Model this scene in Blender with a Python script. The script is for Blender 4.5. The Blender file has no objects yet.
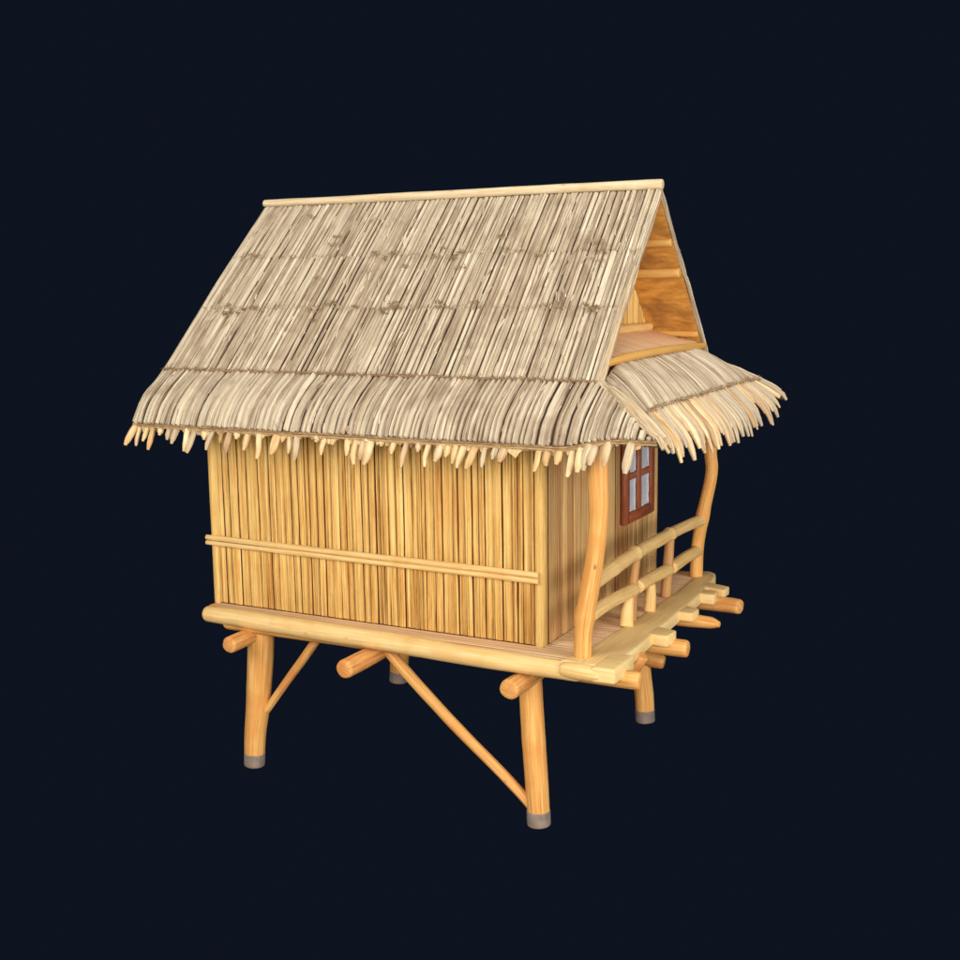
import bpy, math, random
from mathutils import Vector as V, Matrix, noise
random.seed(11)
R = random.uniform
H0 = 1.253                      # height of the deck above the feet
scene = bpy.context.scene
COL = scene.collection

# ------------------------------------------------------------------ materials
def mat(name, ramp, streak=(70, 3), fine=.5, island=.35, blotch=None, blotch_scale=2.5, blotch_amt=.6,
        bump=.25, rough=.62, weave=0., knots=0., spec=.3, detail=8, objvar=0., bmin=.5, bmax=.72):
    m = bpy.data.materials.new(name); m.use_nodes = True
    nt = m.node_tree; N = nt.nodes; L = nt.links
    bs = N['Principled BSDF']; bs.inputs['Roughness'].default_value = rough
    bs.inputs['Specular IOR Level'].default_value = spec
    uv = N.new('ShaderNodeUVMap'); uv.uv_map = 'UVMap'
    mp = N.new('ShaderNodeMapping'); mp.inputs['Scale'].default_value = (streak[0], streak[1], 1)
    L.new(uv.outputs[0], mp.inputs[0])
    n1 = N.new('ShaderNodeTexNoise'); n1.inputs['Scale'].default_value = 1; n1.inputs['Detail'].default_value = detail
    n1.inputs['Roughness'].default_value = .65
    L.new(mp.outputs[0], n1.inputs['Vector'])
    gi = N.new('ShaderNodeNewGeometry')
    # value = streak*fine + island*random + rest
    a = N.new('ShaderNodeMath'); a.operation = 'SUBTRACT'; L.new(n1.outputs[0], a.inputs[0]); a.inputs[1].default_value = .5
    b = N.new('ShaderNodeMath'); b.operation = 'MULTIPLY_ADD'; L.new(a.outputs[0], b.inputs[0]); b.inputs[1].default_value = fine*3; b.inputs[2].default_value = .5
    c = N.new('ShaderNodeMath'); c.operation = 'SUBTRACT'; L.new(gi.outputs['Random Per Island'], c.inputs[0]); c.inputs[1].default_value = .5
    d = N.new('ShaderNodeMath'); d.operation = 'MULTIPLY_ADD'; L.new(c.outputs[0], d.inputs[0]); d.inputs[1].default_value = island*2; L.new(b.outputs[0], d.inputs[2])
    oi = N.new('ShaderNodeObjectInfo')
    o1 = N.new('ShaderNodeMath'); o1.operation = 'SUBTRACT'; L.new(oi.outputs['Random'], o1.inputs[0]); o1.inputs[1].default_value = .5
    o2 = N.new('ShaderNodeMath'); o2.operation = 'MULTIPLY_ADD'; L.new(o1.outputs[0], o2.inputs[0]); o2.inputs[1].default_value = objvar; L.new(d.outputs[0], o2.inputs[2])
    val = o2.outputs[0]
    cr = N.new('ShaderNodeValToRGB'); e = cr.color_ramp.elements
    while len(e) < len(ramp): e.new(.5)
    for k, (p, col) in enumerate(ramp):
        e[k].position = p; e[k].color = (*col, 1)
    L.new(val, cr.inputs[0]); colr = cr.outputs[0]
    if blotch:
        tc = N.new('ShaderNodeTexCoord')
        n2 = N.new('ShaderNodeTexNoise'); n2.inputs['Scale'].default_value = blotch_scale; n2.inputs['Detail'].default_value = 6
        n2.inputs['Distortion'].default_value = .6
        L.new(tc.outputs['Object'], n2.inputs['Vector'])
        r2 = N.new('ShaderNodeMapRange'); r2.inputs['From Min'].default_value = bmin; r2.inputs['From Max'].default_value = bmax
        r2.inputs['To Max'].default_value = blotch_amt
        L.new(n2.outputs[0], r2.inputs['Value'])
        mx = N.new('ShaderNodeMix'); mx.data_type = 'RGBA'; mx.inputs[7].default_value = (*blotch, 1)
        L.new(r2.outputs[0], mx.inputs[0]); L.new(colr, mx.inputs[6]); colr = mx.outputs[2]
    if knots:
        mk = N.new('ShaderNodeMapping'); mk.inputs['Scale'].default_value = (9, 5, 1); L.new(uv.outputs[0], mk.inputs[0])
        vo = N.new('ShaderNodeTexVoronoi'); vo.inputs['Scale'].default_value = 1; L.new(mk.outputs[0], vo.inputs['Vector'])
        r3 = N.new('ShaderNodeMapRange'); r3.inputs['From Min'].default_value = .05; r3.inputs['From Max'].default_value = .13
        r3.inputs['To Min'].default_value = knots; r3.inputs['To Max'].default_value = 0; L.new(vo.outputs['Distance'], r3.inputs['Value'])
        sp = N.new('ShaderNodeSeparateColor'); L.new(vo.outputs['Color'], sp.inputs[0])
        gt = N.new('ShaderNodeMath'); gt.operation = 'GREATER_THAN'; gt.inputs[1].default_value = .72; L.new(sp.outputs[0], gt.inputs[0])
        ml = N.new('ShaderNodeMath'); ml.operation = 'MULTIPLY'; L.new(gt.outputs[0], ml.inputs[0]); L.new(r3.outputs[0], ml.inputs[1])
        mx = N.new('ShaderNodeMix'); mx.data_type = 'RGBA'; mx.inputs[7].default_value = (.28, .12, .035, 1)
        L.new(ml.outputs[0], mx.inputs[0]); L.new(colr, mx.inputs[6]); colr = mx.outputs[2]
    L.new(colr, bs.inputs['Base Color'])
    bh = n1.outputs[0]
    if weave:
        w = N.new('ShaderNodeTexNoise'); w.inputs['Scale'].default_value = 1; w.inputs['Detail'].default_value = 3
        m3 = N.new('ShaderNodeMapping'); m3.inputs['Scale'].default_value = (60, 75, 1); m3.inputs['Rotation'].default_value = (0, 0, .5)
        L.new(uv.outputs[0], m3.inputs[0]); L.new(m3.outputs[0], w.inputs['Vector'])
        ad = N.new('ShaderNodeMath'); ad.operation = 'MULTIPLY_ADD'; L.new(w.outputs[0], ad.inputs[0]); ad.inputs[1].default_value = weave; L.new(bh, ad.inputs[2]); bh = ad.outputs[0]
    bp = N.new('ShaderNodeBump'); bp.inputs['Strength'].default_value = bump; bp.inputs['Distance'].default_value = .01
    L.new(bh, bp.inputs['Height']); L.new(bp.outputs[0], bs.inputs['Normal'])
    return m

M = {}
M['thatch'] = mat('thatch_reed', [(.06, (.11, .068, .04)), (.30, (.36, .265, .17)), (.56, (.55, .45, .31)), (.92, (.76, .65, .475))],
                  streak=(140, 2.6), fine=.62, island=.2, blotch=(.27, .18, .11), blotch_scale=5, blotch_amt=.6, bump=.55, rough=.8, spec=.15)
M['straw'] = mat('yellow_straw', [(.1, (.36, .20, .07)), (.45, (.68, .46, .21)), (.85, (.84, .66, .38))], streak=(60, 5), fine=.5, island=.3,
                 blotch=(.66, .34, .11), blotch_scale=6, blotch_amt=.6, bump=.35, rough=.6, objvar=.5)
M['pale_stem'] = mat('pale_bound_stem', [(.08, (.22, .14, .075)), (.4, (.50, .375, .225)), (.85, (.72, .60, .40))], streak=(110, 4), fine=.65, island=.2,
                 blotch=(.55, .38, .2), blotch_scale=6, blotch_amt=.5, bump=.5, rough=.7, spec=.15)
M['reed_tan'] = mat('tan_fringe_reed', [(.08, (.26, .145, .075)), (.4, (.52, .34, .18)), (.85, (.74, .56, .33))], streak=(90, 4), fine=.55, island=.4,
                 blotch=(.46, .25, .11), blotch_scale=5, blotch_amt=.5, bump=.5, rough=.7, spec=.15, objvar=.55)
M['gap'] = mat('dark_thatch_bed', [(.2, (.05, .035, .03)), (.8, (.16, .10, .065))], streak=(90, 5), fine=.5, island=0, bump=.6, rough=.95, spec=.05)
M['twine'] = mat('thatch_tie', [(.1, (.15, .085, .04)), (.5, (.36, .235, .125)), (.9, (.58, .43, .26))], streak=(90, 60), fine=.5, island=.3, bump=.6, rough=.9, spec=.1)
M['cord'] = mat('straw_cord', [(.1, (.30, .17, .07)), (.5, (.56, .38, .19)), (.9, (.74, .57, .34))], streak=(90, 20), fine=.5, island=.3, bump=.6, rough=.8, spec=.1)
M['slat'] = mat('split_bamboo_slat', [(.04, (.30, .11, .03)), (.28, (.62, .34, .09)), (.58, (.78, .505, .155)), (.92, (.88, .66, .27))],
                streak=(90, 2.4), fine=.6, island=.2, blotch=(.64, .32, .08), blotch_scale=2.4, blotch_amt=.4, bump=.6, rough=.6, weave=.5)
M['slat_brown_shaded'] = mat('brown_shaded_front_slat', [(.05, (.19, .085, .03)), (.35, (.42, .235, .085)), (.65, (.56, .35, .135)), (.95, (.70, .48, .21))],  # darker copy of slat: browner bamboo, with some front-wall shade painted into the colour
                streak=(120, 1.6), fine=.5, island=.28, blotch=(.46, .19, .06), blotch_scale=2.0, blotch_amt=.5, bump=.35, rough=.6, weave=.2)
M['seam'] = mat('dark_wall_bed', [(.2, (.07, .018, .008)), (.8, (.17, .055, .02))], streak=(60, 3), fine=.5, island=0, bump=.2, rough=.9, spec=.05)
M['log'] = mat('peeled_log', [(.05, (.46, .20, .05)), (.33, (.68, .32, .08)), (.65, (.80, .43, .125)), (.95, (.88, .58, .23))],
               streak=(60, 1.5), fine=.8, island=.12, blotch=(.70, .27, .06), blotch_scale=3.0, blotch_amt=.65, bump=.4, rough=.5, knots=.9, spec=.35, objvar=.12, bmin=.46, bmax=.68)
M['log_under'] = mat('reddish_peeled_log', [(.05, (.38, .14, .03)), (.35, (.62, .29, .08)), (.65, (.76, .41, .13)), (.95, (.84, .56, .24))],
               streak=(50, 1.8), fine=.7, island=.12, blotch=(.62, .20, .05), blotch_scale=4.5, blotch_amt=.75, bump=.4, bmin=.44, bmax=.66, rough=.5, knots=.5, spec=.3)
M['rail'] = mat('pale_rail_log', [(.05, (.52, .29, .08)), (.4, (.76, .49, .175)), (.7, (.83, .58, .25)), (.95, (.88, .69, .38))],
               streak=(60, 2.0), fine=.6, island=.08, blotch=(.68, .38, .12), blotch_scale=5.0, blotch_amt=.5, bump=.4, objvar=.12, rough=.5, knots=.3, spec=.35)
M['pale_pole'] = mat('cream_ridge_pole', [(.05, (.34, .22, .10)), (.4, (.62, .46, .26)), (.7, (.73, .58, .36)), (.95, (.82, .70, .49))],
               streak=(60, 3.2), fine=.6, island=.08, blotch=(.62, .44, .22), blotch_scale=5.0, blotch_amt=.4, bump=.35, rough=.6, knots=.4, spec=.25)
M['brown_log'] = mat('brown_baluster', [(.05, (.28, .12, .045)), (.5, (.50, .26, .09)), (.95, (.66, .40, .17))],
               streak=(40, 2.5), fine=.3, island=.1, bump=.3, rough=.5)
M['board'] = mat('pale_deck_board', [(.05, (.58, .36, .13)), (.4, (.78, .54, .22)), (.7, (.85, .64, .30)), (.95, (.90, .74, .42))],
               streak=(45, 1.5), fine=.5, island=.12, blotch=(.76, .45, .18), blotch_scale=4, blotch_amt=.4, bump=.25, rough=.6, spec=.2)
M['floor'] = mat('pinkish_floor_strips', [(.05, (.46, .26, .13)), (.4, (.68, .43, .23)), (.7, (.76, .51, .29)), (.95, (.84, .63, .40))],
               streak=(40, 1.5), fine=.28, island=.14, blotch=(.76, .54, .28), blotch_scale=3, blotch_amt=.5, bump=.3, rough=.65, spec=.2)
M['cap'] = mat('grey_foot_cap', [(.1, (.12, .095, .08)), (.5, (.22, .175, .145)), (.9, (.33, .27, .23))], streak=(20, 12), fine=.4, island=.1,
               blotch=(.36, .22, .12), blotch_scale=6, blotch_amt=.5, bump=.4, rough=.8)
M['lining'] = mat('orange_roof_lining', [(.05, (.18, .065, .012)), (.4, (.54, .235, .04)), (.7, (.68, .335, .07)), (.95, (.80, .45, .12))],
                  streak=(12, 7), fine=.6, island=.1, blotch=(.24, .10, .035), blotch_scale=4, blotch_amt=.7, bump=.5, rough=.6)
M['purlin'] = mat('orange_purlin', [(.05, (.44, .19, .035)), (.5, (.68, .36, .09)), (.95, (.80, .52, .20))], streak=(30, 2), fine=.3, island=.1, bump=.3, rough=.5)
M['shelf'] = mat('pink_reed_panel', [(.05, (.48, .24, .11)), (.4, (.72, .43, .23)), (.7, (.80, .52, .30)), (.95, (.86, .62, .40))],
               streak=(60, 2), fine=.3, island=.15, bump=.4, rough=.7)
M['frame'] = mat('red_brown_window_paint', [(.05, (.11, .027, .010)), (.5, (.26, .068, .026)), (.95, (.44, .17, .09))], streak=(50, 6), fine=.3, island=.15,
               blotch=(.30, .14, .10), blotch_scale=9, blotch_amt=.5, bump=.25, rough=.5)
M['pane'] = mat('frosted_pane', [(.1, (.26, .30, .35)), (.45, (.42, .48, .55)), (.75, (.55, .61, .67)), (.95, (.80, .85, .88))], streak=(28, 9), fine=.4, island=.1,
               bump=.1, rough=.3, spec=.5)
M['putty'] = mat('white_putty', [(.1, (.45, .47, .5)), (.9, (.8, .82, .84))], streak=(60, 60), fine=.4, island=.1, bump=.4, rough=.6)

# ------------------------------------------------------------------ mesh builder
class MB:
    def __init__(s): s.v = []; s.f = []; s.uv = []
    def quad(s, idx, uvs): s.f.append(idx); s.uv.append(uvs)
    def grid(s, rows, uvr, closed=False):
        """rows: list of rings of points, uvr: (u,v) per point; joins consecutive rings"""
        b = len(s.v); n = len(rows[0])
        for r in rows: s.v += [tuple(p) for p in r]
        m = n if closed else n-1
        for i in range(len(rows)-1):
            for j in range(m):
                j2 = (j+1) % n
                u1 = uvr[i][j]; u2 = uvr[i][j+1] if j+1 < len(uvr[i]) else uvr[i][0]
                w1 = uvr[i+1][j]; w2 = uvr[i+1][j+1] if j+1 < len(uvr[i+1]) else uvr[i+1][0]
                s.quad((b+i*n+j, b+i*n+j2, b+(i+1)*n+j2, b+(i+1)*n+j), (u1, u2, w2, w1))
        return b
    def fan(s, ring, uvs):
        s.quad(tuple(ring), tuple(uvs))

def spline(pts, step):
    pts = [V(p) for p in pts]
    if len(pts) == 2:
        n = max(2, int((pts[1]-pts[0]).length/step)); return [(pts[0].lerp(pts[1], i/n), i/n) for i in range(n+1)]
    out = []; P = [2*pts[0]-pts[1]] + pts + [2*pts[-1]-pts[-2]]; k = len(pts)-1
    for i in range(k):
        a, b, c, d = P[i:i+4]; n = max(1, int((c-b).length/step))
        for j in range(n):
            t = j/n
            out.append((.5*((2*b)+(c-a)*t+(2*a-5*b+4*c-d)*t*t+(3*b-a-3*c+d)*t**3), (i+t)/k))
    out.append((pts[-1], 1.)); return out

def tube(mb, pts, radii, n=14, step=.04, cap=.22, wob=.05, knobs=(), nscale=6., sx=1., flat=0):
    """a peeled log: smooth path, tapering radius, lumpy skin, softly rounded sawn ends"""
    sp = spline(pts, step); seed = R(0, 100); u0 = R(0, 20); v0 = R(0, 20)
    if not hasattr(radii, '__len__'): radii = [radii, radii]
    def rad(t):
        x = t*(len(radii)-1); i = min(int(x), len(radii)-2); return radii[i]+(radii[i+1]-radii[i])*(x-i)
    P = [p for p, t in sp]; T = [(P[min(i+1, len(P)-1)]-P[max(i-1, 0)]).normalized() for i in range(len(P))]
    a = T[0].orthogonal().normalized(); rows = []; uvs = []; run = 0
    rings = []
    for i, (p, t) in enumerate(sp):
        a = (a - T[i]*a.dot(T[i])).normalized(); b = T[i].cross(a)
        if i: run += (p-P[i-1]).length
        rings.append((p, a.copy(), b, rad(t), run, 1.))
    # rounded ends
    p, a0, b0, r, ru, _ = rings[0]; pre = []
    for off, sc in ((cap, .70), (cap*.86, .86), (cap*.5, .96)): pre.append((p-T[0]*(off*r)+T[0]*(cap*r), a0, b0, r*sc, ru, sc))
    p, a1, b1, r, ru, _ = rings[-1]; post = []
    for off, sc in ((cap*.5, .96), (cap*.86, .86), (cap, .70)): post.append((p+T[-1]*(off*r)-T[-1]*(cap*r), a1, b1, r*sc, ru, sc))
    rings[0] = (rings[0][0]+T[0]*cap*rings[0][3],)+rings[0][1:]; rings[-1] = (rings[-1][0]-T[-1]*cap*rings[-1][3],)+rings[-1][1:]
    for (p, a, b, r, ru, sc) in pre+rings+post:
        ring = []; uvr = []
        kb = 0
        for (kp, ks, kw) in knobs: kb += ks*math.exp(-((ru-kp)/kw)**2)
        for j in range(n):
            th = 2*math.pi*j/n; dx, dy = math.cos(th), math.sin(th)
            nn = noise.noise(V((dx*1.1+seed, dy*1.1, ru*nscale/3)))*1.6 + .5*noise.noise(V((dx*2.3, dy*2.3+seed, ru*nscale)))
            rr = r*(1+wob*nn) + kb*(.75+.5*noise.noise(V((dx*2+seed, dy*2, 5))))
            ring.append(p+a*(dx*rr*sx)+b*(dy*rr))
        for j in range(n+1): uvr.append((u0+j/n*2*math.pi*max(radii), v0+ru))
        rows.append(ring); uvs.append(uvr)
    b0 = mb.grid(rows, uvs, closed=True); m = len(rows)
    for base, fl in ((b0, True), (b0+(m-1)*n, False)):
        ring = [base+j for j in range(n)]
        if fl: ring = ring[::-1]
        mb.fan(ring, [(u0+.08*math.cos(6.283*j/n), v0+.08*math.sin(6.283*j/n)) for j in range(n)])

def strip(mb, P, S, Nn, w, h, prof=5, ridges=0., wend=.7, taper=None, expo=2.6):
    """a half round reed or slat laid on a surface: P centre line, S sideways, Nn outward"""
    P = list(P); S = list(S); Nn = list(Nn); k = len(P)
    e0 = (P[1]-P[0]); e1 = (P[-1]-P[-2]); g = min(.5*w, .008)
    if e0.length > 2*g:
        P.insert(1, P[0]+e0.normalized()*g); S.insert(1, S[0]); Nn.insert(1, Nn[0])
    if e1.length > 2*g:
        P.insert(-1, P[-1]-e1.normalized()*g); S.insert(-1, S[-1]); Nn.insert(-1, Nn[-1])
    u0, v0 = R(0, 30), R(0, 30); rows = []; uvs = []; run = 0; k = len(P)
    rid = [R(-1, 1) for _ in range(prof+1)]
    for i in range(k):
        if i: run += (P[i]-P[i-1]).length
        ww = w; hh = h
        if i == 0 or i == k-1: ww *= wend; hh *= .35
        if taper: ww *= 1+(taper-1)*i/(k-1)
        row = []; uvr = []
        for j in range(prof+1):
            t = 2*j/prof-1
            z = math.sqrt(max(0, 1-abs(t)**expo))
            zz = hh*(z + (ridges*rid[j]*(1-abs(t)**6)))
            row.append(P[i]+S[i]*(t*ww/2)+Nn[i]*(zz - .004)); uvr.append((u0+t*ww/2, v0+run))
        rows.append(row); uvs.append(uvr)
    b = mb.grid(rows, uvs); n = prof+1
    mb.fan([b+j for j in range(n)][::-1], [uvs[0][j] for j in range(n)][::-1])
    mb.fan([b+(k-1)*n+j for j in range(n)], [uvs[-1][j] for j in range(n)])

def box(mb, lo, hi, bev=.0, jit=0., rot=None, c=None):
    """a box with bevelled edges, u v run with the longest side"""
    lo = V(lo); hi = V(hi); d = hi-lo; ax = max(range(3), key=lambda i: d[i]); u0, v0 = R(0, 30), R(0, 30)
    b_ = min(bev, min(d)*.45)
    import itertools
    vid = {}
    def vert(p):
        key = tuple(round(x, 5) for x in p)
        if key not in vid:
            q = V(p)
            if jit: q += noise.noise_vector(q*9+V((u0, v0, 0)))*jit
            vid[key] = len(mb.v); mb.v.append(tuple(q))
        return vid[key]
    def face(ps):
        idx = [vert(p) for p in ps]
        o = [i for i in range(3) if i != ax]
        uv = [(u0+p[o[0]]+p[o[1]], v0+p[ax]) for p in ps]
        mb.quad(tuple(idx), tuple(uv))
    cs = {}
    c0 = (lo+hi)/2
    def corner(s, a): # corner s (±), point on the face with normal axis a
        p = [hi[i] if s[i] > 0 else lo[i] for i in range(3)]
        for i in range(3):
            if i != a: p[i] -= s[i]*b_
        return p
    def orient(ps, n):
        a, b, c = V(ps[0]), V(ps[1]), V(ps[2])
        if (b-a).cross(c-b).dot(n) < 0: ps = ps[::-1]
        return ps
    nseg = max(1, int(d[ax]/.12)) if jit else 1
    for a in range(3):
        o = [i for i in range(3) if i != a]
        for s in (1, -1):
            n = V([0, 0, 0]); n[a] = s
            q = []
            for (s1, s2) in ((1, 1), (-1, 1), (-1, -1), (1, -1)):
                sg = [0, 0, 0]; sg[a] = s; sg[o[0]] = s1; sg[o[1]] = s2; q.append(corner(sg, a))
            face(orient(q, n))
    if b_ > 0:
        for a in range(3):
            o = [i for i in range(3) if i != a]
            for s1 in (1, -1):
                for s2 in (1, -1):
                    sg1 = [0]*3; sg1[o[0]] = s1; sg1[o[1]] = s2; sg1[a] = 1; sg2 = list(sg1); sg2[a] = -1
                    q = [corner(sg1, o[0]), corner(sg1, o[1]), corner(sg2, o[1]), corner(sg2, o[0])]
                    n = V((0, 0, 0)); n[o[0]] = s1; n[o[1]] = s2
                    face(orient(q, n))
        for sg in itertools.product((1, -1), repeat=3):
            q = [corner(sg, 0), corner(sg, 1), corner(sg, 2)]
            face(orient(q, V(sg)))

def shell(mb, S, us, vs, thick):
    """slab under a surface S(u,v): outer skin pulled in by 8 mm, inner skin by thick"""
    def nrm(u, v):
        e = 1e-3; a = S(u+e, v)-S(u-e, v); b = S(u, v+e)-S(u, v-e); n = a.cross(b).normalized()
        return n if n.z > 0 else -n
    A = [[S(u, v)-nrm(u, v)*.008 for u in us] for v in vs]
    B = [[S(u, v)-nrm(u, v)*thick for u in us] for v in vs]
    uvr = [[(S(u, v).x+S(u, v).y*.1, i*.2) for u in us] for i, v in enumerate(vs)]
    n = len(us); m = len(vs)
    a = mb.grid(A, uvr); b = mb.grid(B, uvr)
    def side(i0, i1, j0, j1): mb.quad((a+i0, a+i1, b+i1, b+i0), ((0, 0), (.1, 0), (.1, .1), (0, .1)))
    for j in range(n-1): side(j, j+1, 0, 0); side((m-1)*n+j, (m-1)*n+j+1, 0, 0)
    for i in range(m-1): side(i*n, (i+1)*n, 0, 0); side(i*n+n-1, (i+1)*n+n-1, 0, 0)

ORG = {}
def tagset(o, label=None, cat=None, group=None, kind=None):
    if label: o['label'] = label
    if cat: o['category'] = cat
    if group: o['group'] = group
    if kind: o['kind'] = kind
    return o
def build(mb, name, material, parent, label=None, sharp=40):
    lo = [min(v[i] for v in mb.v) for i in range(3)]; hi = [max(v[i] for v in mb.v) for i in range(3)]
    c = V([(lo[i]+hi[i])/2 for i in range(3)])
    me = bpy.data.meshes.new(name); me.from_pydata([(v[0]-c.x, v[1]-c.y, v[2]-c.z) for v in mb.v], [], mb.f)
    uvl = me.uv_layers.new(name='UVMap'); flat = []
    for u in mb.uv:
        for q in u: flat += [q[0], q[1]]
    uvl.data.foreach_set('uv', flat)
    me.materials.append(material if not isinstance(material, str) else M[material])
    for p in me.polygons: p.use_smooth = True
    me.validate(); me.update()
    me.set_sharp_from_angle(angle=math.radians(sharp))
    o = bpy.data.objects.new(name, me); COL.objects.link(o)
    ORG[o] = c; o.parent = parent; o.location = c-ORG[parent]
    if label: o['label'] = label
    return o
def log(name, pts, radii, parent, material='log', label=None, **k):
    mb = MB(); tube(mb, pts, radii, **k); return build(mb, name, material, parent, label, sharp=50)

L = 2.724; W = 2.14
hut = bpy.data.objects.new('stilt_hut', None); COL.objects.link(hut)
base = V((-1.24, W/2, -H0)); ORG[hut] = base; hut.location = (base.x, base.y, 0)
tagset(hut, 'small bamboo hut on four log stilts with a thatched roof and railed front porch', 'hut')

# ------------------------------------------------------------------ legs, beams, braces
def leg(pts, radii, label=None):
    o = log('leg', pts, radii, hut, n=20, step=.035, wob=.025, cap=.1, label=label, knobs=((R(.4, .8), .003, .05),))
    x, y, z = pts[-1]; px, py, pz = pts[-2]
    d = V((x-px, y-py, z-pz)).normalized(); r = radii[-1]
    a = V(pts[-1])+d*.0; s = a-d*.112
    f = MB(); tube(f, [s, a], [r*1.06, r*1.05], n=20, step=.02, wob=.004, cap=.12); build(f, 'foot_cap', 'cap', o)
leg([(-2.30, 0, -.05), (-2.33, 0, -.40), (-2.372, 0, -.75), (-2.412, 0, -1.0), (-2.434, 0, -H0)], [.100, .098, .092, .082, .076])
leg([(-.115, 0, -.05), (-.102, 0, -.35), (-.082, 0, -.7), (-.062, 0, -1.0), (-.050, 0, -H0)], [.080, .079, .078, .078, .076])
leg([(-.12, W, -.05), (-.13, W, -.4), (-.11, W, -.8), (-.08, W, -1.05), (-.07, W, -H0)], [.082, .082, .080, .078, .076])
leg([(-2.30, W, -.05), (-2.36, W, -.5), (-2.42, W, -.9), (-2.45, W, -H0)], [.10, .10, .088, .08])
for (x0, y0, x1, r, z) in ((-2.34, -.35, -2.36, .060, -.200), (-1.27, -.47, -1.25, .065, -.195), (-.10, -.345, -.06, .068, -.205)):
    log('cross_beam', [(x0, y0, z), ((x0+x1)/2, .8, z+.005), (x1, 2.52, z)], [r, r*.97, r*.95], hut, 'log_under', n=18, wob=.05, cap=.3)
log('diagonal_brace', [(-2.30, 0, -.80), (-2.08, .0, -.52), (-1.93, .01, -.33), (-1.72, .0, -.06)], [.030, .031, .033, .034], hut, 'log_under', n=12, wob=.04, nscale=5)
log('diagonal_brace', [(-.075, -.01, -1.15), (-.25, -.02, -.98), (-.75, -.02, -.58), (-1.10, -.02, -.27), (-1.33, .0, -.05)], [.034, .038, .040, .042, .044], hut, 'log', n=14, wob=.08, nscale=7)
log('leg_stub', [(-.10, 2.12, -.70), (.0, 2.14, -.715), (.085, 2.15, -.73)], [.066, .068, .064], hut, 'log_under', n=16, wob=.08, cap=.7)
# floor joists that stick out under the porch edge
for (y, x1, r, mt, tp, z) in ((-.10, .70, .060, 'log', .96, -.105), (.66, .76, .062, 'log', .95, -.105), (1.27, .80, .050, 'log', .45, -.085), (1.86, .79, .062, 'log_under', .97, -.105)):
    log('floor_joist', [(-2.55, y, z-.005), (-.8, y+.02, z-.005), (x1-.22, y, z), (x1, y-.02*(y > 1), z)], [r, r, r, r*tp], hut, mt, n=16, wob=.05, cap=.35, step=.06)

# ------------------------------------------------------------------ deck
mb = MB()
box(mb, (-2.66, -.15, -.085), (.34, 2.30, -.016), .004)
floor = build(mb, 'floor', 'floor', hut)
mb = MB()
y = -.14
while y < 2.26:                                   # fine strips running out towards the porch edge
    w = R(.022, .05)
    P = [V((x, y+w/2, -.008+R(-.0006, .0006))) for x in (-2.69, -1.5, -.4, .1, .36)]
    strip(mb, P, [V((0, 1, 0))]*5, [V((0, 0, 1))]*5, w-.0008, .006, prof=4, wend=1)
    y += w
build(mb, 'floor_strips', 'floor', floor)
log('edge_log', [(-2.72, -.125, -.062), (-2.2, -.14, -.062), (-1.2, -.165, -.063), (-.3, -.20, -.068), (.34, -.205, -.07)], [.060, .066, .068, .066, .06], hut, 'rail', n=22, wob=.03, cap=.5, sx=1.)
log('edge_log', [(-2.72, 2.30, -.062), (-1.2, 2.31, -.063), (.40, 2.36, -.064)], [.060, .066, .066], hut, n=16, wob=.03, cap=.5)
log('edge_log', [(-2.70, -.1, -.065), (-2.72, 1.1, -.062), (-2.70, 2.3, -.065)], [.060, .063, .06], hut, n=16, wob=.03, cap=.5)
# outer porch board: plan outline with a ragged front edge, lightly rounded
def board(name, outline, z0, z1, rnd, parent, material='board', label=None, direction='y'):
    if rnd < .03:
        o2 = []
        for i in range(len(outline)):
            a, p, b = V((*outline[i-1], 0)), V((*outline[i], 0)), V((*outline[(i+1) % len(outline)], 0))
            d1 = min(.02, (p-a).length*.3); d2 = min(.02, (b-p).length*.3)
            q1 = p-(p-a).normalized()*d1; q2 = p+(b-p).normalized()*d2
            for t in (0, .5, 1): w_ = q1*(1-t)**2+p*2*t*(1-t)+q2*t*t; o2.append((w_.x+R(-.0015, .0015), w_.y+R(-.0015, .0015)))
        outline = o2
    mb = MB(); n = len(outline); u0, v0 = R(0, 20), R(0, 20)
    c = V((sum(p[0] for p in outline)/n, sum(p[1] for p in outline)/n, 0))
    def inset(d):
        out = []
        for i in range(n):
            p = V((*outline[i], 0)); a = V((*outline[i-1], 0)); b = V((*outline[(i+1) % n], 0))
            e1 = (p-a).normalized(); e2 = (b-p).normalized(); n1 = V((-e1.y, e1.x, 0)); n2 = V((-e2.y, e2.x, 0))
            m = (n1+n2).normalized(); out.append(p+m*(d/max(.4, m.dot(n1))))
        return out
    cv = [(1-math.sin(k*math.pi/8), 1-math.cos(k*math.pi/8)) for k in range(5)]
    layers = [(inset(rnd*a), z0+rnd*b) for a, b in cv]+[(inset(rnd*a), z1-rnd*b) for a, b in cv[::-1]]
    rows = [[V((p.x, p.y, z+.003*noise.noise(V((p.x*5, p.y*5, z*9))))) for p in pts] for pts, z in layers]
    uv = [[(u0+p.x+p.z, v0+p.y) if direction == 'y' else (u0+p.y+p.z, v0+p.x) for p in r] for r in rows]
    for q in uv: q.append(q[0])
    b = mb.grid(rows, uv, closed=True); k = len(rows)
    mb.fan([b+j for j in range(n)][::-1], uv[0][:n][::-1]); mb.fan([b+(k-1)*n+j for j in range(n)], uv[-1][:n])
    return build(mb, name, material, parent, label, sharp=35)
edge = [(.30, -.235)]
front = [(.40, -.245), (.50, -.235), (.545, -.15), (.56, 0), (.563, .2), (.55, .45), (.54, .70), (.535, .95), (.528, 1.2), (.530, 1.45), (.52, 1.7), (.505, 1.95), (.49, 2.10), (.47, 2.25), (.43, 2.38), (.36, 2.43), (.30, 2.40)]
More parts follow.
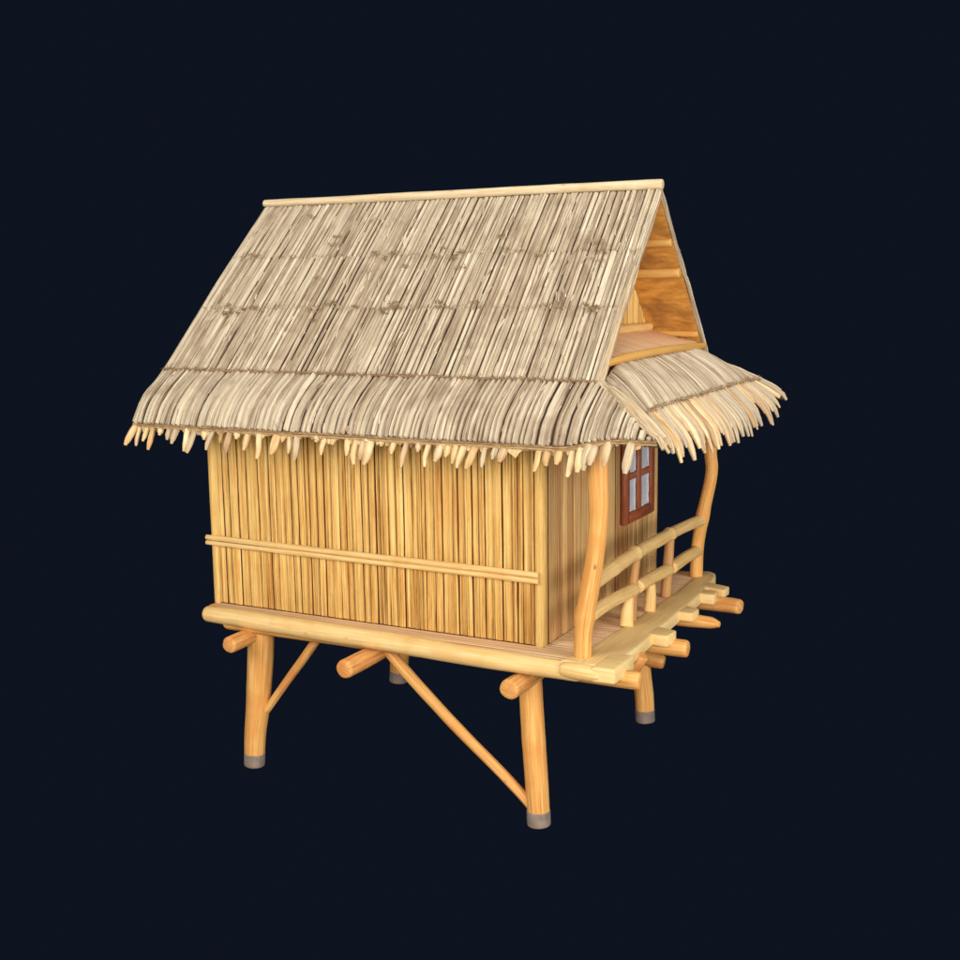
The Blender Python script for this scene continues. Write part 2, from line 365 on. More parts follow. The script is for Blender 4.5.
inner = [(.315, 2.2), (.335, 1.7), (.325, 1.2), (.30, .7), (.29, .3), (.28, 0)]
board('edge_board', [(.20, -.225)]+front+inner, -.085, .004, .018, hut)
# sawn plank ends along the porch edge
board('plank_end', [(.44, -.29), (.60, -.285), (.605, .05), (.53, .06), (.44, 0)], -.095, .006, .020, hut, direction='x')
board('plank_end', [(.50, .55), (.655, .53), (.67, .69), (.52, .73)], -.075, .005, .010, hut, direction='x')
board('plank_end', [(.49, 1.16), (.63, 1.15), (.635, 1.31), (.50, 1.36)], -.065, .001, .010, hut, direction='x')
board('plank_end', [(.47, 1.70), (.625, 1.70), (.615, 1.83), (.49, 1.84)], -.075, .003, .010, hut, direction='x')
board('plank_end', [(.46, 1.92), (.655, 1.86), (.66, 1.99), (.47, 2.06)], -.055, .006, .010, hut, direction='x')
log('edge_log', [(.22, -.232, -.052), (.36, -.245, -.050), (.50, -.25, -.052)], [.048, .055, .048], hut, 'rail', n=16, wob=.06, cap=.6)
log('post_stub', [(.50, .26, -.16), (.575, .265, -.055)], [.055, .05], hut, 'log_under', n=14, wob=.08, cap=.2)

# ------------------------------------------------------------------ walls
KS = (2.968-1.736)/(W/2+.058)                 # main slope
def roofz(y):                                   # outer skin of the main slope above a given y
    return 2.968-KS*abs(y-W/2)
def wall(name, p0, p1, nrm, ztop, material, widths, gap=(.003, .008), h=.012, split=None, ridges=.25, zb=0., parent=None, prof=14, up=0., clamp=0.):
    p0 = V(p0); p1 = V(p1); d = (p1-p0); ln = d.length; d.normalize(); n = V(nrm)
    parent = parent or hut
    bed = MB()
    pts = [p0+d*(ln*i/24) for i in range(25)]
    for off, sgn in ((.007, 1), (.05, -1)):
        rows = [[p-n*off+V((0, 0, zb-.01)) for p in pts], [p-n*off+V((0, 0, ztop(p)-.02)) for p in pts]]
        bed.grid(rows, [[(ln*i/24, z) for i in range(25)] for z in (0, 1.5)])
    k = 25
    for (a, b) in ((0, 24),):
        for e in (a, b):
            bed.quad((e, e+k, e+3*k, e+2*k), ((0, 0), (0, 1), (.05, 1), (.05, 0)))
    w = build(bed, name, 'seam', parent)
    mb = MB(); s = .002
    while s < ln-.012:
        ww = min(R(*widths)*(1 if random.random() < .75 else .5), ln-s-.001)
        q = p0+d*(s+ww/2); zt = ztop(q)+up; lean = R(-.004, .004); lift = R(-.003, .004)
        rng = [(zb, zt)] if not split else [(zb, split-.012), (split+.012, zt)]
        for (a, b) in rng:
            m = max(3, int((b-a)/.16)); sd = R(0, 50); hh = h*R(.75, 1.2)
            P = [q+V((0, 0, a+(b-a)*i/m))+d*(lean*(i/m)+.0025*noise.noise(V((sd, i*.8, 0))))+n*(lift+.0015*noise.noise(V((i*.9, sd, 3)))) for i in range(m+1)]
            strip(mb, P, [d]*(m+1), [n]*(m+1), ww, hh, prof=prof, ridges=ridges*(1.6 if split and a == zb else 1), wend=.97, expo=5)
            if split and a == zb: pass
        s += ww+(R(*gap) if random.random() < .8 else R(.009, .014)*(1 if h > .008 else .5))
    if clamp:
        mb.v = [(v[0], v[1], min(v[2], roofz(v[1])-clamp)) for v in mb.v]
    build(mb, 'slats', material, w)
    return w
side_top = lambda p: 1.62
front_top = lambda p: min(1.95, roofz(p.y)-.10)
wn = wall('wall', (-L, 0, 0), (-.075, 0, 0), (0, -1, 0), side_top, 'slat', (.038, .076), gap=(.005, .010), split=.468, ridges=.5)
wall('wall', (-L, W, 0), (0, W, 0), (0, 1, 0), side_top, 'slat', (.045, .085), split=.468, prof=5)
wall('wall', (0, .07, 0), (0, W-.05, 0), (1, 0, 0), front_top, 'slat_brown_shaded', (.04, .10), gap=(.001, .004), h=.006, ridges=.3)
rear = wall('wall', (-L, 0, 0), (-L, W, 0), (-1, 0, 0), lambda p: roofz(p.y)-.10, 'slat', (.045, .085), prof=5)
for (x, y, r) in ((-.042, .036, .043), (-.03, W-.03, .05), (-L+.015, .02, .036), (-L+.015, W-.02, .04)):
    log('corner_post', [(x, y, -.01), (x+.003, y, .8), (x, y, 1.62)], [r, r*1.02, r], hut, 'slat' if y < 1 else 'slat_brown_shaded', n=16, wob=.02, cap=.1)
# double batten across the near wall and the far wall
for (yy, sg) in ((0, -1), (W, 1)):
    mb = MB()
    for (z, r, y) in ((.488, .021, .021), (.448, .019, .023)):
        tube(mb, [(-L-.045, yy+sg*y, z+.008), (-1.9, yy+sg*y, z), (-.9, yy+sg*(y+.002), z-.004), (-.03, yy+sg*y, z-.010)], [r*.9, r, r*1.05, r], n=12, step=.05, wob=.07, nscale=5)
    build(mb, 'batten', 'rail', wn if sg < 0 else hut)

# ------------------------------------------------------------------ window on the porch wall
win = MB(); y0, y1, z0, z1 = 1.345, 1.975, .553, 1.243
for lo, hi in (((.004, y0, z0), (.052, y0+.082, z1)), ((.004, y1-.082, z0), (.050, y1, z1)), ((.003, y0+.080, z0+.001), (.056, y1-.080, z0+.082)), ((.003, y0+.080, z1-.08), (.052, y1-.080, z1-.001))):
    box(win, lo, hi, .010, jit=.004)
window = build(win, 'window', 'frame', hut, sharp=50)
mu = MB(); box(mu, (.008, 1.617, z0+.075), (.046, 1.702, z1-.07), .012, jit=.003); build(mu, 'muntin', 'frame', window)
mu = MB(); box(mu, (.010, y0+.075, .876), (.040, 1.610, .933), .010, jit=.003); build(mu, 'muntin', 'frame', window)
mu = MB(); box(mu, (.010, 1.710, .870), (.040, y1-.075, .928), .010, jit=.003); build(mu, 'muntin', 'frame', window)
for (a, b) in ((1.420, 1.612), (1.708, 1.900)):
    for (c, d) in ((.628, .888), (.918, 1.173)):
        p = MB(); box(p, (.010, a, c), (.020, b, d), .001); pane = build(p, 'pane', 'pane', window)
        p = MB()
        tube(p, [(.024, a+.008, c+.013), ( .024, b-.006, c+.012)], .007, n=8, step=.01, wob=.5, nscale=60)
        tube(p, [(.023, a+.012, c+.010), ( .023, a+.012, d-.01)], .005, n=8, step=.01, wob=.5, nscale=60)
        tube(p, [(.023, b-.008, c+.010), ( .023, b-.010, d-.01)], .005, n=8, step=.01, wob=.5, nscale=60)
        build(p, 'putty', 'putty', pane)

# ------------------------------------------------------------------ porch posts and railing
log('porch_post', [(.305, -.098, -.01), (.318, -.098, .22), (.352, -.098, .42), (.392, -.098, .66), (.418, -.098, .95), (.41, -.098, 1.2), (.40, -.08, 1.64)],
    [.058, .057, .062, .060, .062, .065, .066], hut, n=22, wob=.04, cap=.1, knobs=((.27, .012, .05),))
log('porch_post', [(.312, 2.238, -.01), (.322, 2.238, .25), (.365, 2.238, .52), (.425, 2.238, .84), (.41, 2.238, 1.05), (.39, 2.22, 1.64)],
    [.052, .050, .050, .048, .049, .052], hut, n=20, wob=.05, cap=.1, knobs=((.5, .008, .06),))
log('handrail', [(.345, -.04, .462), (.335, .35, .476), (.33, .75, .488), (.33, 1.5, .482), (.340, 2.0, .470), (.352, 2.25, .455)], [.046, .048, .046, .045, .044, .046], hut, 'rail',
    n=20, wob=.05, cap=.35, step=.025, knobs=((.82, .014, .035), (1.56, .012, .035), (.38, .004, .06)))
for a, b in (((.335, -.05, .262), (.325, .77, .236)), ((.325, .845, .236), (.328, 1.50, .214)), ((.330, 1.56, .214), (.325, 2.235, .210))):
    m = ((a[0]+b[0])/2, (a[1]+b[1])/2, (a[2]+b[2])/2+.008)
    log('lower_rail', [a, m, b], [.047, .045, .046], hut, 'rail', n=20, wob=.05, cap=.3, step=.03)
log('baluster', [(.295, .80, -.005), (.305, .82, .25), (.32, .85, .46)], [.040, .031, .028], hut, 'brown_log', n=14, wob=.07)
log('baluster', [(.298, 1.53, -.005), (.31, 1.545, .22), (.32, 1.56, .46)], [.040, .040, .035], hut, 'brown_log', n=14, wob=.05)
log('baluster', [(.315, .66, -.005), (.31, .69, .10), (.318, .72, .20)], [.050, .044, .026], hut, 'rail', n=14, wob=.06, label='short pale baluster stump under the lower rail')
log('baluster', [(.325, 1.10, -.005), (.33, 1.11, .10), (.335, 1.10, .20)], [.044, .040, .034], hut, 'rail', n=14, wob=.06)

# ------------------------------------------------------------------ main roof
ridge_x = (-2.895, .391); knee_x = (-3.049, .404)
def lerp(a, b, t): return a+(b-a)*t
EV = [(-.058, 1.736), (-.215, 1.632), (-.345, 1.515), (-.42, 1.385)]     # eave curve: y, z
def evcurve(t):
    x = max(0, min(2.9999, t*3)); i = int(x); f = x-i
    P = [(2*EV[0][0]-EV[1][0]+.02, 2*EV[0][1]-EV[1][1]+.02)]+EV+[(EV[3][0]-.03, EV[3][1]-.13)]
    a, b, c, d = P[i:i+4]
    g = lambda k: .5*(2*b[k]+(c[k]-a[k])*f+(2*a[k]-5*b[k]+4*c[k]-d[k])*f*f+(3*b[k]-a[k]-3*c[k]+d[k])*f**3)
    return g(0), g(1)
def eave_rise(x):                               # the eave lifts towards the porch corner
    t = max(0, min(1, (x-.25)/.42)); return .062*t*t*(3-2*t)
def S_main(s, v, sg=1):
    """s 0..1 along the ridge, v 0 ridge .. 1 knee"""
    x = lerp(lerp(*ridge_x, s), lerp(*knee_x, s), v); y = lerp(W/2, -.058, v); z = lerp(2.968, 1.736, v)+.012*math.sin(math.pi*v)
    return V((x, y if sg > 0 else W-y, z))
def S_eave(x, t, sg=1):
    y, z = evcurve(t); return V((x, y if sg > 0 else W-y, z+eave_rise(x)*t*t))
def hipx(t): return .404+.50*max(t, 0)**.85
def normal(S, a, b, sg):
    e = 1e-3; n = (S(a+e, b, sg)-S(a-e, b, sg)).cross(S(a, b+e, sg)-S(a, b-e, sg)).normalized()
    return n if n.z > 0 else -n

def reed_on(mb, sg, sc, w, a, b, lift, hgt, wend=(.6, .95)):
    n = max(4, int((b-a)*12)); sd = R(0, 99); skew = R(-.0015, .0015); P = []; Sd = []; Nn = []
    for i in range(n+1):
        f = i/n; v = min(1.012, max(0.012, lerp(a, b, f)))
        ss = min(.9985, max(.0015, sc+skew*(f-.5)+.0011*noise.noise(V((sd, i*.7, 1)))))
        nn = normal(S_main, ss, v, sg)
        P.append(S_main(ss, v, sg)+nn*(lift+.0035*noise.noise(V((i*.6, sd, 2)))+.0025*f)); Nn.append(nn)
        Sd.append(V((1, 0, 0)))
    strip(mb, P, Sd, Nn, w, hgt*R(.7, 1.25), prof=6, ridges=.24, wend=R(*wend))

def reeds_main(sg):
    """three courses of split reed; many stalks run on unbroken from one course to the next"""
    mbs = [MB(), MB(), MB()]; s = .001; Lx = 3.3
    while s < .999:
        w = R(.022, .044)*(1 if random.random() < .8 else 1.4); ds = w/Lx; sc = s+ds/2; lf = R(0, .007)
        cuts = [0, 1, 2, 3]
        if random.random() < .35: cuts.remove(1)
        if random.random() < .35: cuts.remove(2)
        for c0, c1 in zip(cuts, cuts[1:]):
            a = ROWS[c0]-R(0, .008); b = ROWS[c1]+R(-.004, .012); k = c1-1
            if random.random() < .22:
                h = ds*R(.22, .3); reed_on(mbs[k], sg, sc-h, w*.48, a, b, .003+lf, .011); reed_on(mbs[k], sg, sc+h, w*.48, a, b, .003+lf+R(-.002, .003), .011)
            else:
                reed_on(mbs[k], sg, sc+R(-.0004, .0004), w*R(.9, 1.03), a, b, .003+lf+R(-.0015, .0015), .014)
        s += ds+(R(.0, .0010) if random.random() < .66 else R(.0018, .0036))
    return mbs

def whisk(mb, S, sg, a, b, c, d, n, wr=(.006, .014), lift=.016):
    """loose thin stalks lying over the thatch"""
    for _ in range(n):
        s = R(a, b); v = R(c, d); ln = R(.08, .22); sk = R(-.006, .006)*(1 if S is S_main else 3.3); m = 5; sd = R(0, 99)
        P = []; Nn = []
        for i in range(m+1):
            vv = min(d, v+ln*i/m*(d-c)); ss = min(b, max(a, s+sk*i/m)); nn = normal(S, ss, vv, sg)
            P.append(S(ss, vv, sg)+nn*(lift+.004*math.sin(math.pi*i/m)+.002*noise.noise(V((sd, i, 0))))); Nn.append(nn)
        strip(mb, P, [V((1, 0, 0))]*(m+1), Nn, R(*wr), R(.004, .008), prof=3, wend=.4)

def fluff(mb, pts, nrm, n, ln=(.01, .035), w=.0022, down=V((0, 0, -1)), spread=1.):
    """tiny broken fibres along a tie"""
    for _ in range(n):
        x = R(0, len(pts)-1.001); i = int(x); p = pts[i].lerp(pts[i+1], x-i)
        d = (V((R(-1, 1), R(-1, 1), R(-1, 1)))*spread+nrm*.5+down*.35).normalized()*R(*ln)
        p = p+nrm*R(.004, .016)+V((0, R(-.006, .006), R(-.012, .012)))
        sd = d.orthogonal().normalized()*w*R(.6, 1.6)
        b = len(mb.v); u = R(0, 20)
        mb.v += [tuple(p-sd), tuple(p+sd), tuple(p+d), tuple(p+nrm*w*1.6), ]
        for f in ((0, 1, 3), (1, 2, 3), (2, 0, 3), (0, 2, 1)): mb.quad(tuple(b+k for k in f), ((u, 0), (u+.002, 0), (u, .03)))

ROWS = [.0, .355, .655, 1.0]
slopes = {}
for sg in (1, -1):
    bed = MB()
    shell(bed, lambda u, v: S_main(u, v, sg), [i/30 for i in range(31)], [i/10 for i in range(11)], .036)
    shell(bed, lambda u, v: S_eave(lerp(knee_x[0], hipx(v), u)-.0*v, v, sg), [i/40 for i in range(41)], [i/8 for i in range(9)], .05)
    slope = build(bed, 'roof_slope', 'gap', hut); slopes[sg] = slope
    for k, mb in enumerate(reeds_main(sg)):
        whisk(mb, S_main, sg, .004, .996, ROWS[k]+.01, ROWS[k+1], 150 if sg > 0 else 40, lift=.014)
        build(mb, 'thatch_course', 'thatch', slope)
    # flared eave course
    mb = MB(); x = knee_x[0]+.004
    while x < .893:
        w = R(.028, .05); xc = x+w/2
        t0 = 0 if xc < .41 else min(.93, ((xc-.404)/.50)**(1/.85))
        n = max(3, int(9*(1-t0))); P = []; Nn = []; sd = R(0, 99); lf = R(0, .010)
        for i in range(n+1):
            t = lerp(t0, 1.0+R(-.004, .004)*(i == n), i/n); t = min(t, 1)
            xx = xc+.004*noise.noise(V((sd, i*.7, 0)))-.03*max(0, (xc-.3))*t
            nn = normal(S_eave, xx, min(t, .985), sg)
            P.append(S_eave(xx, t, sg)+nn*(.003+lf+.005*t)); Nn.append(nn)
        strip(mb, P, [V((1, 0, 0))]*(n+1), Nn, w*R(.9, 1.02), .019*R(.7, 1.25), prof=5, ridges=.2, wend=R(.65, .9))
        x += w+(R(0, .004) if random.random() < .75 else R(.007, .013))
    whisk(mb, S_eave, sg, knee_x[0]+.02, .40, .02, .95, 120 if sg > 0 else 40)
    build(mb, 'eave_course', 'thatch', slope)
    # ties: fuzzy twine at the knee, faint ones on the two rows above, a double cord under the eave
    mb = MB()
    for v, r, nf, lf in ((1.0, .0095, 900, .020), (.655, .0035, 380, .019), (.355, .0030, 300, .019)):
        pts = []
        for i in range(121):
            s = .002+.996*i/120; nn = normal(S_main, s, v-.002, sg)
            pts.append(S_main(s, v, sg)+nn*(lf+.003*noise.noise(V((i*.5, v*9, sg))))+V((0, 0, .006*noise.noise(V((i*.31, v*7, sg))))))
        nn = normal(S_main, .5, .9, sg)
        if v == 1.0: tube(mb, pts, r, n=6, step=.05, wob=.5, nscale=40)
        fluff(mb, pts, nn, nf if sg > 0 else nf//3)
    for _ in range(46 if sg > 0 else 12):
        s0 = R(.03, .95); v0 = random.choice([.355, .655, .655, R(.1, .9)])+R(-.03, .03); L_ = R(.008, .03); nn = normal(S_main, s0, min(v0, .95), sg)
        fluff(mb, [S_main(s0, v0, sg)+nn*.016, S_main(s0+L_, v0+R(-.012, .012), sg)+nn*.016], nn, 34, ln=(.010, .03), w=.0026)
    build(mb, 'thatch_tie', 'twine', slope)
    mb = MB()
    for (dz, dy, r) in ((.004, .002, .008), (-.012, .012, .008), (-.004, .022, .012)):
        pts = []
        for i in range(70):
            x = lerp(knee_x[0]-.005, .90, i/69); y, z = evcurve(1.)
            y = y+dy+.004*noise.noise(V((i*.3, dz*50, sg))); zz = z+eave_rise(x)-.008+dz+.004*noise.noise(V((i*.37, dz*90, 4+sg)))
            pts.append((x, y if sg > 0 else W-y, zz))
        tube(mb, pts, r, n=7, step=.06, wob=.35, nscale=25)
    P = [V(p) for p in pts]; fluff(mb, P, V((0, -sg, 0)), 400 if sg > 0 else 80, spread=.8)
    build(mb, 'eave_cord', 'cord', slope)

# hanging straw tips under the eaves
def tip(parent, p, d, ln, r, mtl=None, clump=False):
    mtl = mtl or random.choice(['straw', 'straw', 'straw', 'reed_tan', 'pale_stem'])
    mb = MB(); p = V(p); d = V(d).normalized(); side = V((R(-.2, .2), R(-.1, .1), 0))*ln
    tube(mb, [p, p+d*ln*.35+side*.25, p+d*ln*.7+side*.5, p+d*ln+side*.3], [r*.9, r*1.0, r*.95, r*.5], n=10, step=.022, wob=.2, cap=.9, nscale=14)
    if clump:
        q = p+V((R(.02, .04), .005, 0)); tube(mb, [q, q+V((0, -.01, -.05))], [r*1.3, r*.7], n=9, step=.02, wob=.3, cap=.8, nscale=20)
    return build(mb, 'straw_tip', mtl, parent, sharp=60)
def side_tips(sg, xs):
    for (x, ln, r, cl) in xs:
        y = EV[3][0]+.035+R(-.005, .008); z = EV[3][1]-.012+eave_rise(x)
        d = (-R(-.05, .28), -R(.25, .55)*sg, -1)
        tip(slopes[sg], (x, y if sg > 0 else W-y, z), d, ln, r, clump=cl)
xs = []; x = -3.01
while x < .60:
    if random.random() < .90 or x < -2.2:
        xs.append((x, R(.095, .195)*(1.35 if random.random() < .18 else 1)*(.55 if random.random() < .25 else 1), R(.016, .029), random.random() < .35))
    x += R(.045, .10) if random.random() < .88 else R(.12, .18)
side_tips(1, xs)
tip(slopes[1], (-3.04, -.40, 1.375), (-.22, -.42, -.75), .17, .026)
for (x, ln, r, s) in ((.48, .17, .030, 1), (.60, .16, .026, 1), (.745, .20, .030, 1)):
    tip(slopes[1], (x, -.40, 1.385+eave_rise(x)), (-.16, -.12, -1), ln, r, clump=False)
side_tips(-1, [(x+R(-.03, .03), R(.09, .17), R(.018, .024), False) for x in [-3.0+.12*i for i in range(31)]])

# ragged webbing of matted straw between the tips
for sg in (1, -1):
    mb = MB(); n = 260; rows = [[], [], [], []]
    for i in range(n+1):
        x = lerp(-3.03, .80, i/n); y = EV[3][0]+.045; z = EV[3][1]-.006+eave_rise(x)
        d = .026+.11*max(0, noise.noise(V((i*.11, sg*3, 0)))-.05)+.05*max(0, noise.noise(V((i*.43, sg*7, 5))))
        b_ = .006*noise.noise(V((i*.3, 2, sg)))
        for k, (yy, zz) in enumerate(((-.014, 0), (-.022+b_, -d*.5), (-.016+b_, -d), (.0, -d*.9))):
            rows[k].append(V((x-.2*d*(k > 1), y+yy if sg > 0 else W-y-yy, z+zz)))
    mb.grid(rows, [[(3.8*i/n, k*.03) for i in range(n+1)] for k in range(4)])
    build(mb, 'straw_webbing', 'straw', slopes[sg])

log('ridge_pole', [(-2.93, W/2, 2.988), (-1.5, W/2, 2.990), (-.2, W/2, 2.994), (.405, W/2, 2.990)], [.030, .033, .033, .036], hut, 'pale_pole', n=20, wob=.07, cap=.4)

# pale stems bound along the rakes and round the hips
def hip_pt(t, sg=1):
    y, z = evcurve(t); x = hipx(t)
    return V((x, y if sg > 0 else W-y, z+eave_rise(x)*t*t))
for sg in (1, -1):
    mb = MB()
    for k, (off, r, v0) in enumerate(((-.020, .010, .60), (-.004, .014, .44), (.010, .012, .52), (.018, .008, .66)) if sg > 0 else ((-.012, .010, .6), (.002, .009, .5))):
        pts = []
        for i in range(11):
            v = v0+(.99-v0)*i/10; p = S_main(1., v, sg)
            pts.append(p+V((off*min(1, .3+(v-v0)*3)+.004*noise.noise(V((i*.6, k, sg))), 0, .010+.005*noise.noise(V((i*.8, k+5, sg))))))
        for i in range(1, 13):
            t = i/12; p = hip_pt(t, sg)
            pts.append(p+V((off*(1-t*.3)+.010*t+.007*noise.noise(V((i*.5, k+9, sg))), -.004*sg*k, .014+.008*noise.noise(V((i*.7, k+3, sg))))))
        if k == 1 and sg > 0: pts.append(hip_pt(1, sg)+V((.05, -.05*sg, -.035)))
        if sg < 0: pts = pts[:-1]
        if k == 2 and sg > 0: pts.append(hip_pt(1, sg)+V((.075, -.01*sg, -.06)))
        rr = [r*.45]+[r*.8]*9+[r]*8+[r*1.25, r*1.45, r*.8]
        tube(mb, pts, rr, n=9, step=.035, wob=.22, nscale=12, cap=.6)
    for k in range(4 if sg > 0 else 0):                                # stems that swirl from the rake out over the porch roof
        pts = [hip_pt(0, sg)+V((-.01, .01*sg, -.01))]
        for i in range(1, 9):
            t = i/8; p = hip_pt(t, sg); pts.append(p+V((.012+.010*(k+1)*math.sin(t*2.4), (.008+.016*(k+1)*t*(1.5-t))*sg, .014+.002*k)))
        tube(mb, pts, [.007, .009, .010, .011, .008], n=7, step=.05, wob=.2, nscale=12)
    build(mb, 'rake_trim', 'pale_stem', hut)
    # rear rake
    mb = MB(); tube(mb, [S_main(0, .02, sg)+V((0, 0, .005)), S_main(0, .5, sg)+V((0, 0, .008)), S_main(0, 1, sg)+V((0, 0, .005)), S_eave(-3.049, .5, sg), S_eave(-3.049, .97, sg)], [.013, .015, .015, .014, .013], n=8, step=.06, wob=.1)
    build(mb, 'rake_trim', 'thatch', hut)
    # thatch thickness at the porch gable: bundled stalk edge
    mb = MB()
    for k in range(5):
        pts = [S_main(1., v, sg)-normal(S_main, .99, v, sg)*(.004+.0085*k)+V((.004*math.sin(v*19+k), 0, 0)) for v in [j/10 for j in range(11)]]
        tube(mb, pts, .008, n=6, step=.07, wob=.25, nscale=12)
    build(mb, 'rake_edge', 'thatch', slopes[sg])

# ------------------------------------------------------------------ underside: lining boards and purlins
for sg in (1, -1):
    bands = [(.03, .26), (.265, .43), (.44, .80), (.81, .93)]
    for (a, b) in bands:
        mb = MB()
        nn = normal(S_main, .5, .5, sg)
        us = [i/24 for i in range(25)]; vs = [lerp(a, b, i/4) for i in range(5)]
        A = [[S_main(lerp(.05, .998, u), v, sg)-nn*(.046+.002*noise.noise(V((u*20, v*9, sg)))) for u in us] for v in vs]
        B = [[S_main(lerp(.05, .998, u), v, sg)-nn*.039 for u in us] for v in vs]
        uvr = [[(v*3, u*3) for u in us] for v in vs]
        a_ = mb.grid(A, uvr); b_ = mb.grid(B, uvr); n = 25; m = 5
        def sd(i, j): mb.quad((a_+i, a_+j, b_+j, b_+i), ((0, 0), (.1, 0), (.1, .1), (0, .1)))
        for j in range(n-1): sd(j, j+1); sd((m-1)*n+j, (m-1)*n+j+1)
        for i in range(m-1): sd(i*n, (i+1)*n); sd(i*n+n-1, (i+1)*n+n-1)
        build(mb, 'lining_board', 'lining', slopes[sg])
    for v, r in ((.265, .028), (.435, .034), (.805, .022)):
        nn = normal(S_main, .5, .5, sg)
        p = [S_main(s, v, sg)-nn*(.046+r*.6) for s in (.06, .5, .997)]
        log('purlin', p, [r, r*1.05, r], slopes[sg], 'purlin', n=14, wob=.08, nscale=5)

# ------------------------------------------------------------------ gable: upright boards behind, reed shelf in front
gt = lambda p: roofz(p.y)-.105
gw = wall('gable_wall', (0, .22, 0), (0, W-.22, 0), (1, 0, 0), gt, 'slat', (.05, .10), gap=(.001, .003), h=.008, zb=1.99, ridges=.15, prof=7, up=.12, clamp=.065)
log('gable_beam', [(.03, .40, 2.0), (.035, 1.07, 2.004), (.03, W-.26, 1.998)], [.032, .035, .032], hut, 'rail', n=14, wob=.05)
mb = MB(); y = .06
def shelf_z(x): return lerp(1.985, 1.878, x/.385)
while y < W-.07:
    w = R(.035, .07)
    P = [V((x, y+w/2, shelf_z(x)-.012*(1 if 0 else 0))) for x in (.02, .14, .26, .38)]
    # keep under the roof slope
    P = [p for p in P if roofz(p.y)-.075 > p.z]
    if len(P) > 1:
        m = len(P)
        strip(mb, P, [V((0, 1, 0))]*m, [V((.27, 0, .96))]*m, w-.001, .007, prof=4, wend=1)
    y += w
sh = build(mb, 'gable_shelf', 'shelf', hut)
mb = MB(); box(mb, (.01, .16, 1.846), (.375, W-.16, 1.862), .002)
build(mb, 'shelf_board', 'shelf', sh)
log('shelf_lip', [(.392, .06, 1.852), (.398, .6, 1.868), (.40, 1.2, 1.868), (.395, W-.06, 1.848)], [.026, .028, .028, .026], hut, 'purlin', n=12, wob=.07, cap=.3)

# ------------------------------------------------------------------ porch roof
PZ = [(0., 1.838), (.25, 1.755), (.45, 1.665), (.62, 1.565), (.80, 1.468), (.95, 1.375), (1.08, 1.27), (1.3, 1.04)]
def pz(t):
    for (a, za), (b, zb) in zip(PZ, PZ[1:]):
        if t <= b: 
            f = (t-a)/(b-a); return za+(zb-za)*f
    return PZ[-1][1]
def pzs(t): return (pz(max(0, t-.06))+pz(t)+pz(t+.06)+pz(max(0, t-.03))+pz(t+.03))/5
def S_porch(s, t, sg=1):
    yn, zn = evcurve(min(t, 1)); 
    if t > 1: yn -= .12*(t-1); zn -= .8*(t-1)
    xh = hipx(min(t, 1))+(.35*(t-1) if t > 1 else 0); zn += eave_rise(xh)*min(t, 1)**2
    yf = W-yn
    e = min(s, 1-s); k = min(1, e/.16); k = k*k*(3-2*k)
    x = lerp(xh, .395+.53*t-.35*max(0, t-.9)**1.3, k); z = lerp(zn, pzs(t), k)
    return V((x, lerp(yn, yf, s), z))
bed = MB()
shell(bed, lambda u, v: S_porch(u, v), [i/40 for i in range(41)], [i/10*.80 for i in range(11)], .045)
porch = build(bed, 'porch_roof', 'gap', hut)
def porch_reeds(mb, t0, t1, wr, lift, hgt, taper=1., jit=.0, wend=(.6, .9), n=8):
    s = .004
    while s < .996:
        w = R(*wr); wid = 2.26+.7*t1; ds = w/wid; sc = s+ds/2; e = t1+R(-jit, jit); sd = R(0, 99); lf = R(0, .007)
        P = []; Nn = []; Sd = []
        for i in range(n+1):
            t = lerp(t0, e, i/n); ss = min(.997, max(.003, sc+.0015*noise.noise(V((sd, i*.8, 0)))))
            nn = normal(S_porch, ss, t, 1); P.append(S_porch(ss, t)+nn*(lift+lf+.004*i/n)); Nn.append(nn)
            Sd.append((S_porch(min(1, ss+.01), t)-S_porch(max(0, ss-.01), t)).normalized())
        strip(mb, P, Sd, Nn, w*R(.9, 1.02), hgt*R(.7, 1.2), prof=5, ridges=.15, wend=R(*wend), taper=taper)
        s += ds+(R(0, .0008) if random.random() < .8 else R(.002, .0035))
mb = MB(); porch_reeds(mb, .0, .60, (.014, .028), .006, .010, taper=1.25)
build(mb, 'porch_course', 'thatch', porch)
mb = MB(); porch_reeds(mb, .52, .84, (.018, .03), -.010, .008, taper=1.1)
build(mb, 'under_course', 'reed_tan', porch)
# long loose reeds of the porch fringe, each its own
s = .008; k = 0
while s < .992:
    w = R(.030, .054); ds = w/2.9; sc = s+ds/2; s += ds+R(.000, .006); sd = R(0, 99); k += 1
    e = R(.96, 1.11)+(.035 if random.random() < .2 else 0)-(.12 if random.random() < .1 else 0)
    if .74 < sc < .80: e -= .13
    if sc < .07: e -= .06
    if sc > .93: e -= .03
    mb = MB(); pts = []
    n = 7; dx = R(-.012, .012)
    for i in range(n+1):
        t = lerp(.56, e, i/n); ss = min(.997, max(.004, sc+dx*(i/n)**2+.001*noise.noise(V((sd, i, 0)))))
        nn = normal(S_porch, ss, t, 1); pts.append(S_porch(ss, t)+nn*(.002+.004*noise.noise(V((sd, i*.5, 3)))-.006*(1-i/n)))
    r = w*.5
    tube(mb, pts, [r*.75, r*.85, r*.95, r*1.0, r*.9, r*.5], n=9, step=.035, wob=.12, cap=.8, nscale=12, sx=1.)
    build(mb, 'fringe_reed', random.choice(['thatch', 'thatch', 'reed_tan', 'reed_tan', 'straw']), porch, sharp=60)
    if k > 74: break
mb = MB()
porch_line = [S_porch(.008+.984*i/80, .60+.012*noise.noise(V((i*.4, 0, 0)))) for i in range(81)]
fluff(mb, porch_line, V((.5, 0, .86)), 900, ln=(.012, .04), w=.003, down=V((.7, 0, -.5)), spread=.6)
build(mb, 'thatch_tie', 'twine', porch)
mb = MB()
